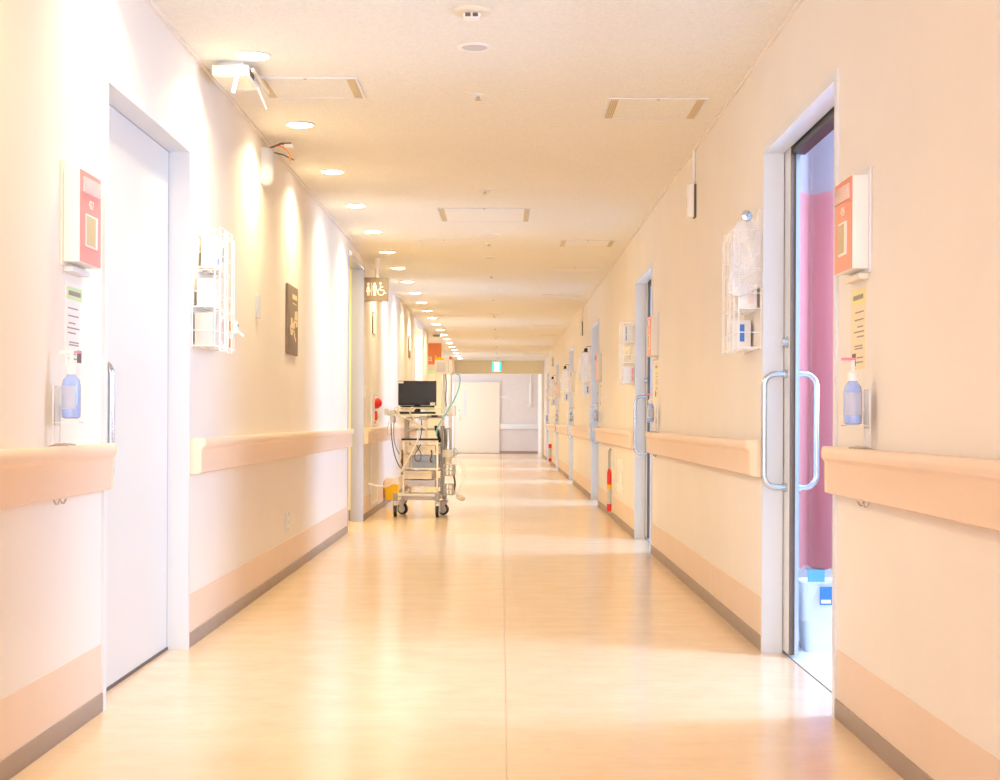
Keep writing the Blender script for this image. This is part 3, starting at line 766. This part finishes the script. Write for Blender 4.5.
t = thing('extinguisher_holder', (XR, 33.0, .055), 'distant slim fire-equipment holder with red bands near the fifth door', 'fire equipment')
MB().box(-.012, 0, -.05, .05, 0, .64, .003).build('back_plate', M_plastic, t)
MB().lathe([(.034, .01), (.034, .08)], c=(-.046, 0, 0), n=12).lathe([(.034, .30), (.034, .39)], c=(-.046, 0, 0), n=12).build('red_band', M_red, t)
MB().lathe([(.030, .08), (.030, .30)], c=(-.046, 0, 0), n=12).build('cylinder', M_lgrey, t)

# end of the corridor
t = thing('exit_sign', (-0.135, 39.45, 2.22), 'green and white illuminated exit sign hung under the beam', 'exit sign')
MB().box(-.13, .11, -.02, .02, 0, .25, .004).cyl((-.01, 0, .25), (-.01, 0, .28), .012, n=10).build('housing', M_plastic, t)
MB().box(-.125, .105, -.024, -.02, .005, .245).build('green_panel', mat('exit_green', (.02, .62, .38), .5, emit=(.02, .80, .48), estr=.9), t)
MB().box(-.075, .055, -.027, -.024, .012, .238).build('white_panel', mat('exit_white', (.9, .95, .9), .5, emit=(.9, 1, .93), estr=1.0), t)
q = MB().cyl((0.0, -.027, .205), (0.0, -.029, .205), .014, n=12)
q.tube([(0, -.028, .19), (-.015, -.028, .12), (-.045, -.028, .08), (-.06, -.028, .05)], .008, 6).tube([(-.015, -.028, .12), (.01, -.028, .09), (.0, -.028, .04)], .008, 6).tube([(-.005, -.028, .175), (.03, -.028, .15)], .006, 6).tube([(-.005, -.028, .175), (-.04, -.028, .16)], .006, 6)
q.build('running_figure', mat('exit_green', (.02, .62, .38)), t)
t = thing('wall_conduit', (.81, 43.6, 1.33), 'white vertical conduit with a box on the end wall', 'conduit')
MB().box(-.03, .03, -.06, 0, .06, .70, .01).build('cover', M_plastic, t)
MB().cyl((.0, -.03, .70), (0, -.03, 1.10), .015, n=10).build('conduit', M_plastic, t)
MB().box(-.09, .03, -.07, 0, 0, .08, .006).build('bracket', M_cream, t)
t = thing('wall_plate', (-.06, 43.6, 1.60), 'white horizontal plate on the end wall right of the door', 'wall plate')
MB().box(0, .20, -.015, 0, 0, .05, .004).build('plate', M_plastic, t); MB().box(.02, .18, -.018, -.015, .015, .035).build('insert', M_white, t)

# orange staff-station sign, hanging square across the opening
t = thing('station_sign', (-1.20, 30.0, 2.05), 'orange hanging sign with white lettering by the staff station', 'sign')
MB().box(-.60, 0, -.02, .02, 0, .42, .004).build('board', M_oranges, t)
RX = Matrix.Rotation(PI / 2, 4, 'X')
text('lettering', 'ョン', .14, M_plastic, t, Matrix.Translation((-.155, -.022, .12)) @ RX, align='CENTER')
t2 = thing('ceiling_unit', (-1.18, 27.3, H), 'small white box-shaped unit on the ceiling before the orange sign', 'ceiling unit')
MB().box(-.07, .07, -.1, .1, -.055, 0, .01).build('housing', M_lgrey, t2); MB().box(-.05, .05, -.102, -.098, -.045, -.03).build('front_slot', M_ink, t2)
t = thing('notice_board', (-1.60, 32.8, 1.0), 'pale green notice board in the staff station recess', 'notice board')
MB().box(0, .15, -.02, 0, 0, 1.05, .003).build('board', mat('pale_green_board', (.62, .76, .55), .6), t); MB().box(.01, .14, -.023, -.02, .6, .95).build('sheet', M_paper, t)
t = thing('station_counter', (-3.2, 29.8, 0), 'cream staff station counter in the left recess', 'counter')
MB().box(0, .6, -2, 2, 0, .95, .01).build('body', M_beige, t); MB().box(-.03, .68, -2.05, 2.05, .95, .99, .008).build('top', M_white, t)

# ---------------------------------------------------------------- ward seen through the open door
t = thing('bed_curtain', (1.25, 7.05, 0), 'pink bed curtain with white mesh top seen through the open door', 'curtain')
def cur(u, v): 
    x = 1.4 * u; return (x, .06 * math.sin(x * 40) + .03 * math.sin(x * 13 + 1), .28 + 1.74 * v)
def cur2(u, v):
    x = 1.4 * u; return (x, .06 * math.sin(x * 40) + .03 * math.sin(x * 13 + 1), 2.02 + .34 * v)
MB().sheet(cur, 150, 4, .002).build('curtain_cloth', M_curtain, t)
MB().sheet(cur2, 150, 3, .002).build('curtain_mesh', mat('white_mesh', (.82, .72, .76), .8, alpha=.8), t)
MB().box(-.05, 1.45, -.015, .015, 2.36, 2.385).build('curtain_track', M_lgrey, t)
MB().box(.3, .31, -.005, .005, 2.38, 2.5).box(1.2, 1.21, -.005, .005, 2.38, 2.5).build('track_hanger', M_lgrey, t)

t = thing('waste_bin', (1.385, 6.42, 0), 'white bin with clear liner and blue label inside the open door', 'bin')
M_bin = mat('bin_plastic', (.80, .84, .90), .35)
def rrect(w_, d_, r_, n=4):
    pts = []
    for cx, cy, a0 in ((w_ - r_, d_ - r_, 0), (-w_ + r_, d_ - r_, PI / 2), (-w_ + r_, -d_ + r_, PI), (w_ - r_, -d_ + r_, 1.5 * PI)):
        for i in range(n + 1):
            a_ = a0 + PI / 2 * i / n; pts.append((cx + r_ * math.cos(a_), cy + r_ * math.sin(a_)))
    return pts
def taper(mb, secs, cap_top=False, cap_bot=True):
    rings = [[mb.bm.verts.new((x, y, z)) for x, y in rrect(w_, d_, r_)] for z, w_, d_, r_ in secs]
    n = len(rings[0])
    for i in range(len(rings) - 1):
        for k in range(n): mb.bm.faces.new((rings[i][k], rings[i][(k + 1) % n], rings[i + 1][(k + 1) % n], rings[i + 1][k]))
    if cap_bot: mb.bm.faces.new(rings[0][::-1])
    if cap_top: mb.bm.faces.new(rings[-1])
    return mb
taper(MB(), [(0, .11, .09, .03), (.28, .125, .105, .03), (.29, .13, .11, .03), (.28, .12, .10, .03), (.02, .10, .08, .03)], cap_top=True).build('bin_body', M_bin, t)
m_ = MB()
def liner(u, v):
    n_ = 2 * PI * u; wob = .006 * math.sin(7 * n_) + .004 * math.sin(13 * n_ + 2)
    c_, s_ = math.cos(n_), math.sin(n_)
    k_ = (abs(c_) ** 4 + abs(s_) ** 4) ** -.25
    z = .13 + .22 * v if v < .8 else .306 + .03 * (v - .8) * 5 * (1 + .5 * math.sin(3 * n_))
    sh = 1 + (.0 if v < .8 else -.25 * (v - .8) * 5)
    return ((.133 + wob) * k_ * c_ * sh, (.113 + wob) * k_ * s_ * sh, z)
m_.sheet(liner, 64, 16, 0); m_.build('bin_liner', M_film, t)
MB().box(-.065, -.015, -.124, -.119, .20, .275).build('blue_label', M_blue, t)
MB().box(-.060, -.02, -.126, -.124, .207, .222).build('label_text', M_plastic, t)
MB().box(-.115, -.045, -.122, -.116, .295, .345).build('blue_tag', mat('blue_tag', (.12, .36, .85), .5), t)

# yellow sharps bin on the floor beside the left wall
t = thing('sharps_bin', (-1.222, 16.9, 0.07), 'yellow medical waste bin with pinkish lid hung low on the wall behind the trolley', 'bin')
taper(MB(), [(0, .07, .09, .02), (.17, .083, .105, .02)], cap_top=True).build('bin_body', M_yellow, t)
taper(MB(), [(.17, .085, .108, .02), (.19, .083, .105, .02), (.24, .06, .08, .02)], cap_top=True).build('lid', mat('pale_pink_lid', (.85, .62, .45), .5), t)

MB().box(-.09, -.075, -.05, .05, .02, .19).box(-.09, .06, -.04, .04, -.008, 0).build('wall_bracket', M_grey, t)

# ---------------------------------------------------------------- monitor trolley
TX, TY, TR = -0.815, 15.20, -0.13
M_pump = mat('pump_plastic', (.84, .80, .80), .4)
cart = thing('medical_trolley', (TX, TY, 0), 'cream and grey medical trolley on casters carrying a black monitor', 'trolley', rz=TR)
MB().tube([(-.20, -.20, .215), (.20, -.20, .215), (.20, .20, .215), (-.20, .20, .215), (-.20, -.20, .215)], .014, 8).build('base_frame', M_plastic, cart)
for sx, sy, a_ in ((-1, -1, 0.15), (1, -1, 0.1), (-1, 1, 1.1), (1, 1, 1.35)):
    cx, cy = sx * .21, sy * .21
    c = MB().cyl((cx, cy, .155), (cx, cy, .235), .023).build('caster', M_grey, cart)
    R = Matrix.Translation((cx, cy, 0)) @ Matrix.Rotation(a_, 4, 'Z')
    MB().prism([(-.035, .145), (.03, .150), (.045, .10), (.020, .045), (0.0, .045), (-.01, .09)], 'x', -.024, -.017).prism([(-.035, .145), (.03, .150), (.045, .10), (.020, .045), (0.0, .045), (-.01, .09)], 'x', .017, .024).box(-.024, .024, -.035, .03, .135, .152).box(-.012, .012, .03, .075, .128, .14).xf(R).build('fork', M_lgrey, c)
    MB().cyl((-.015, .012, .056), (.015, .012, .056), .056, n=28).xf(R).build('tyre', M_black, c)
    MB().cyl((-.017, .012, .056), (.017, .012, .056), .040, n=24).cyl((-.026, .012, .056), (.026, .012, .056), .012).xf(R).build('hub', M_lgrey, c)
SH = Matrix.Translation((.033, 0, 0))
for sx in (-1, 1):
    for sy in (-1, 1): MB().box(sx * .17 - .009, sx * .17 + .009, sy * .17 - .009, sy * .17 + .009, .215, .745, .002).xf(SH).build('upright', M_wire if sy < 0 else M_beige, cart)
MB().box(-.18, .18, -.18, .18, .74, .758, .003).xf(SH).build('top_rim', M_beige, cart)
MB().box(-.19, .185, -.185, .185, .758, .774, .003).xf(SH).build('top_shelf', M_black, cart)
MB().box(-.165, .16, -.175, .165, .165, .215, .006).xf(SH).build('bottom_tray', M_violet, cart)
for z in (.30, .37, .46, .62):
    MB().box(-.165, -.155, -.17, .17, z - .006, z + .006).box(.155, .165, -.17, .17, z - .006, z + .006).xf(SH).build('runner', M_beige, cart)
def drawer(x0, x1, z0, z1, m, grip=True):
    d = MB(); d.box(x0, x1, -.175, .15, z0, z1, .005).xf(SH).build('tmp', m, cart) if False else None
    o = MB().box(x0, x1, -.175, .15, z0, z1 - .012, .004).box(x0 - .008, x1 + .008, -.182, .155, z1 - .016, z1, .003).xf(SH).build('drawer', m, cart)
    if grip: MB().box((x0 + x1) / 2 - .05, (x0 + x1) / 2 + .05, -.190, -.174, z1 - .030, z1 - .020, .002).xf(SH).build('drawer_pull', m, o)
drawer(-.130, .145, .635, .705, M_beige)
drawer(-.165, .115, .372, .452, M_beige)
drawer(-.130, .145, .300, .362, M_violet)
bx = thing('storage_box', (TX, TY, .485), 'slate blue plastic box inside the medical trolley', 'box', rz=TR)
MB().box(-.09, .150, -.17, .12, 0, .125, .006).xf(SH).build('box_body', M_slate, bx)
MB().box(-.095, .155, -.175, .125, .060, .072, .002).xf(SH).build('rim', M_slate, bx)
MB().box(-.148, .153, -.17, .14, .477, .485).xf(SH).build('inner_shelf', M_plastic, cart)
# column, work top
MB().box(-.175, -.130, .06, .11, .774, 1.00, .004).build('column', M_lgrey, cart)
MB().box(-.10, -.082, .06, .08, .93, 1.00, .002).box(-.13, .20, .05, .12, .975, 1.00).build('top_support', M_lgrey, cart)
MB().box(-.245, .265, -.17, .18, 1.00, 1.018, .005).box(-.225, .10, -.175, -.165, .985, 1.012, .003).build('work_top', M_plastic, cart)
MB().box(.02, .10, -.18, -.165, .955, 1.0, .003).build('control_box', M_grey, cart)
MB().box(.14, .205, -.178, -.165, .985, 1.006, .002).build('front_plate', M_black, cart)
MB().tube([(-.10, -.15, .774), (-.10, -.15, .83), (-.07, -.15, .865), (.16, -.15, .868), (.215, -.12, .86), (.23, -.09, .80)], .012, 10, smooth=2).build('push_handle', M_grey, cart)
MB().tube([(-.235, -.165, 1.03), (-.235, -.165, 1.075), (.25, -.165, 1.075), (.25, -.165, 1.03)], .006, 8).build('guard_rail', M_beige, cart)
# side column with accessories
MB().box(.210, .248, -.04, .0, .215, .90, .003).build('side_track', M_grey, cart)
MB().box(.17, .24, -.05, .0, .235, .25).box(.17, .24, -.05, .0, .70, .72).build('track_clamp', M_grey, cart)
for z0 in (.405, .215):
    q = MB(); x0, x1, y0, y1, h_ = .248, .345, -.09, .05, .105
    for z in (0, .5, 1): q.tube([(x0, y0, z0 + h_ * z), (x1, y0, z0 + h_ * z), (x1, y1, z0 + h_ * z), (x0, y1, z0 + h_ * z), (x0, y0, z0 + h_ * z)], .0045 if z else .0035, 6)
    for u in range(4):
        xx = x0 + (x1 - x0) * u / 3
        for yy in (y0, y1): q.tube([(xx, yy, z0), (xx, yy, z0 + h_)], .0035, 6)
        yy = y0 + (y1 - y0) * u / 3
        for xx in (x0, x1): q.tube([(xx, yy, z0), (xx, yy, z0 + h_)], .0035, 6)
    for u in range(5): q.tube([(x0 + (x1 - x0) * u / 4, y0, z0), (x0 + (x1 - x0) * u / 4, y1, z0)], .003, 6)
    q.build('wire_basket', M_lgrey, cart)
MB().lathe([(.034, .60), (.036, .61), (.036, .86), (.030, .875), (.015, .88)], c=(.287, -.03, 0), n=20).build('gas_cylinder', M_steel, cart)
MB().box(.236, .345, -.085, .025, .585, .665, .006).build('cylinder_clamp', M_lgrey, cart)
MB().lathe([(.032, .525), (.036, .585)], c=(.287, -.03, 0), n=16).build('cylinder_cup', M_cream, cart)
MB().tube([(.185, -.17, .90), (.19, -.175, .87), (.215, -.17, .80), (.22, -.15, .74)], .016, 8, smooth=1).build('black_grip', M_black, cart)
MB().box(.13, .20, .10, .13, 1.0, 1.02).cyl((.215, .12, 1.0), (.215, .12, 1.44), .013).build('pole', M_plastic, cart)
MB().tube([(.238, .10, 1.42), (.245, .09, 1.30), (.238, .09, 1.18), (.25, .08, 1.05)], .0055, 6, smooth=1).build('pole_cable', M_ink, cart)
hd = MB().prism([(.19, 1.40), (.355, 1.40), (.365, 1.44), (.352, 1.56), (.34, 1.575), (.28, 1.575), (.27, 1.55), (.19, 1.545), (.178, 1.52), (.185, 1.44)], 'y', .04, .19).xf(Matrix.Translation((-.045, 0, .02))).build('pump_head', M_pump, cart)
MB().box(.18, .27, .036, .19, 1.54, 1.562, .002).xf(Matrix.Translation((-.045, 0, .02))).build('yellow_label', M_yellow, hd)
MB().box(.325, .350, .034, .06, 1.545, 1.573, .003).xf(Matrix.Translation((-.045, 0, .02))).build('red_lamp', M_red, hd)
MB().box(.20, .29, .036, .041, 1.42, 1.52, .002).xf(Matrix.Translation((-.045, 0, .02))).build('screen', M_lgrey, hd)
MB().box(.315, .325, .036, .041, 1.42, 1.54).xf(Matrix.Translation((-.045, 0, .02))).build('side_ridge', M_lgrey, hd)
MB().box(.25, .34, .05, .12, 1.0, 1.10, .004).build('side_bottle_box', M_clear, cart)
MB().tube([(.365, .03, 1.42), (.40, -.02, 1.40), (.405, -.05, 1.30), (.36, -.10, 1.16), (.27, -.16, 1.00), (.20, -.19, .88), (.195, -.19, .80)], .0075, 8, smooth=2).build('oxygen_hose', M_bluehose, cart)
MB().tube([(.34, -.03, .68), (.37, -.03, .67), (.385, -.03, .63), (.36, -.03, .60)], .004, 6, smooth=2).build('hose_loop', M_bluehose, cart)
# left clamp with hanging leads
MB().box(-.32, -.22, -.13, -.05, 1.00, 1.05, .006).box(-.28, -.24, -.15, -.04, .93, 1.06, .006).box(-.345, -.31, -.12, -.06, 1.01, 1.07, .004).build('lead_clamp', M_lgrey, cart)
MB().tube([(-.275, -.12, .95), (-.27, -.13, .80), (-.24, -.14, .62), (-.19, -.15, .50), (-.14, -.18, .46)], .005, 6, smooth=2).build('lead', M_rubber, cart)
MB().tube([(-.245, -.12, .95), (-.245, -.14, .78), (-.215, -.17, .68), (-.175, -.19, .62)], .004, 6, smooth=2).build('lead', M_ink, cart)
MB().tube([(-.30, -.10, .94), (-.32, -.12, .84), (-.29, -.13, .78), (-.265, -.12, .86)], .003, 6, smooth=2).build('lead', M_grey, cart)
MB().tube([(-.20, -.19, 1.05), (-.16, -.21, 1.00), (-.08, -.21, .96), (-.02, -.20, .94), (.04, -.20, .90), (.10, -.20, .86)], .008, 8, smooth=2).build('cable', M_cream, cart)
MB().tube([(-.02, -.19, 1.06), (-.05, -.20, 1.09), (-.08, -.20, 1.05), (-.05, -.20, 1.00), (-.02, -.20, .95), (.03, -.20, .88), (.02, -.19, .775)], .007, 8, smooth=2).build('cable', M_cream, cart)
MB().tube([(-.15, -.19, 1.08), (-.20, -.20, 1.07), (-.17, -.21, 1.0), (-.13, -.21, .98)], .007, 8, smooth=2).build('cable', M_cream, cart)
MB().tube([(.0, -.20, .71), (.015, -.20, .68), (.05, -.20, .62), (.035, -.20, .55), (-.01, -.20, .55), (-.025, -.20, .61), (.02, -.20, .68), (.04, -.20, .72)], .0045, 6, smooth=2).build('cable', M_ink, cart)
MB().tube([(.04, -.17, .955), (.05, -.18, .86), (.03, -.17, .775)], .005, 6, smooth=1).build('cable', M_rubber, cart)
for x_, d_ in ((-.148, .02), (-.15, .12), (.143, .0)):
    MB().tube([(x_, -.18, .66), (x_ + .01, -.20, .62 - d_), (x_ - .01, -.195, .56 - d_), (x_ + .005, -.18, .54 - d_)], .008, 6, smooth=1).build('cable_clip', M_ink, cart)
MB().tube([(.34, -.02, .42), (.352, -.02, .36), (.36, -.03, .31), (.345, -.03, .26)], .010, 6, smooth=2).build('black_lead', M_ink, cart)
# long cream power cord draped over the front with its plug towards the wall
MB().tube([(-.53, -.30, .335), (-.47, -.30, .33), (-.36, -.30, .305), (-.27, -.29, .30), (-.20, -.27, .36), (-.12, -.23, .50), (-.05, -.20, .64), (0.0, -.195, .73), (.01, -.18, .775)], .008, 8, smooth=2).build('power_cord', M_wire, cart)
# clear tubing and mask on the right side
q = MB()
for i in range(4):
    o_ = .02 * i
    q.tube([(.34, -.03, .60 - o_), (.40, -.04, .56 - o_), (.47 - o_ * .5, -.05, .47), (.48 - o_, -.05, .40), (.42, -.04, .30), (.37, -.03, .22)], .0022, 6, smooth=2)
q.build('clear_tubing', M_clear, cart)
MB().lathe([(.012, 0), (.028, .01), (.034, .04), (.022, .055)], n=18, sx=1.5).xf(Matrix.Translation((.40, -.04, .165)) @ Matrix.Rotation(.5, 4, 'Y')).build('breathing_mask', M_beige, cart)

mo = thing('computer_monitor', (TX, TY, 1.018), 'black flat monitor on top of the medical trolley', 'monitor', rz=TR * .3)
mo.location = (TX - .030, TY + .0, 1.018)
MB().box(-.19, .19, -.045, -.010, .085, .330, .004).build('casing', M_black, mo)
MB().box(-.182, .182, -.0475, -.0448, .098, .322).build('screen', mat('dark_screen', (.02, .018, .022), .25), mo)
MB().box(-.187, -.137, -.0490, -.0472, .305, .325).build('white_sticker', M_plastic, mo)
MB().box(.13, .18, -.0490, -.0472, .088, .115).build('paper_tag', M_paper, mo)
MB().box(-.17, .17, -.03, .0, .048, .082, .004).box(-.03, .03, -.02, .01, .0, .12).lathe([(.05, 0), (.048, .01), (.02, .014)], n=20, sx=1.8).build('stand', M_black, mo)
kb = thing('keyboard', (TX - .030, TY - .115, 1.018), 'black keyboard lying under the monitor on the trolley', 'keyboard', rz=TR * .3)
MB().box(-.185, .185, -.05, .05, 0, .016, .004).build('base', M_black, kb)
ks = MB()
for rr in range(5):
    for cc in range(15): ks.box(-.18 + cc * .024, -.18 + cc * .024 + .02, -.045 + rr * .018, -.045 + rr * .018 + .015, .016, .021)
ks.build('keys', mat('dark_grey_keys', (.05, .05, .055), .5), kb)
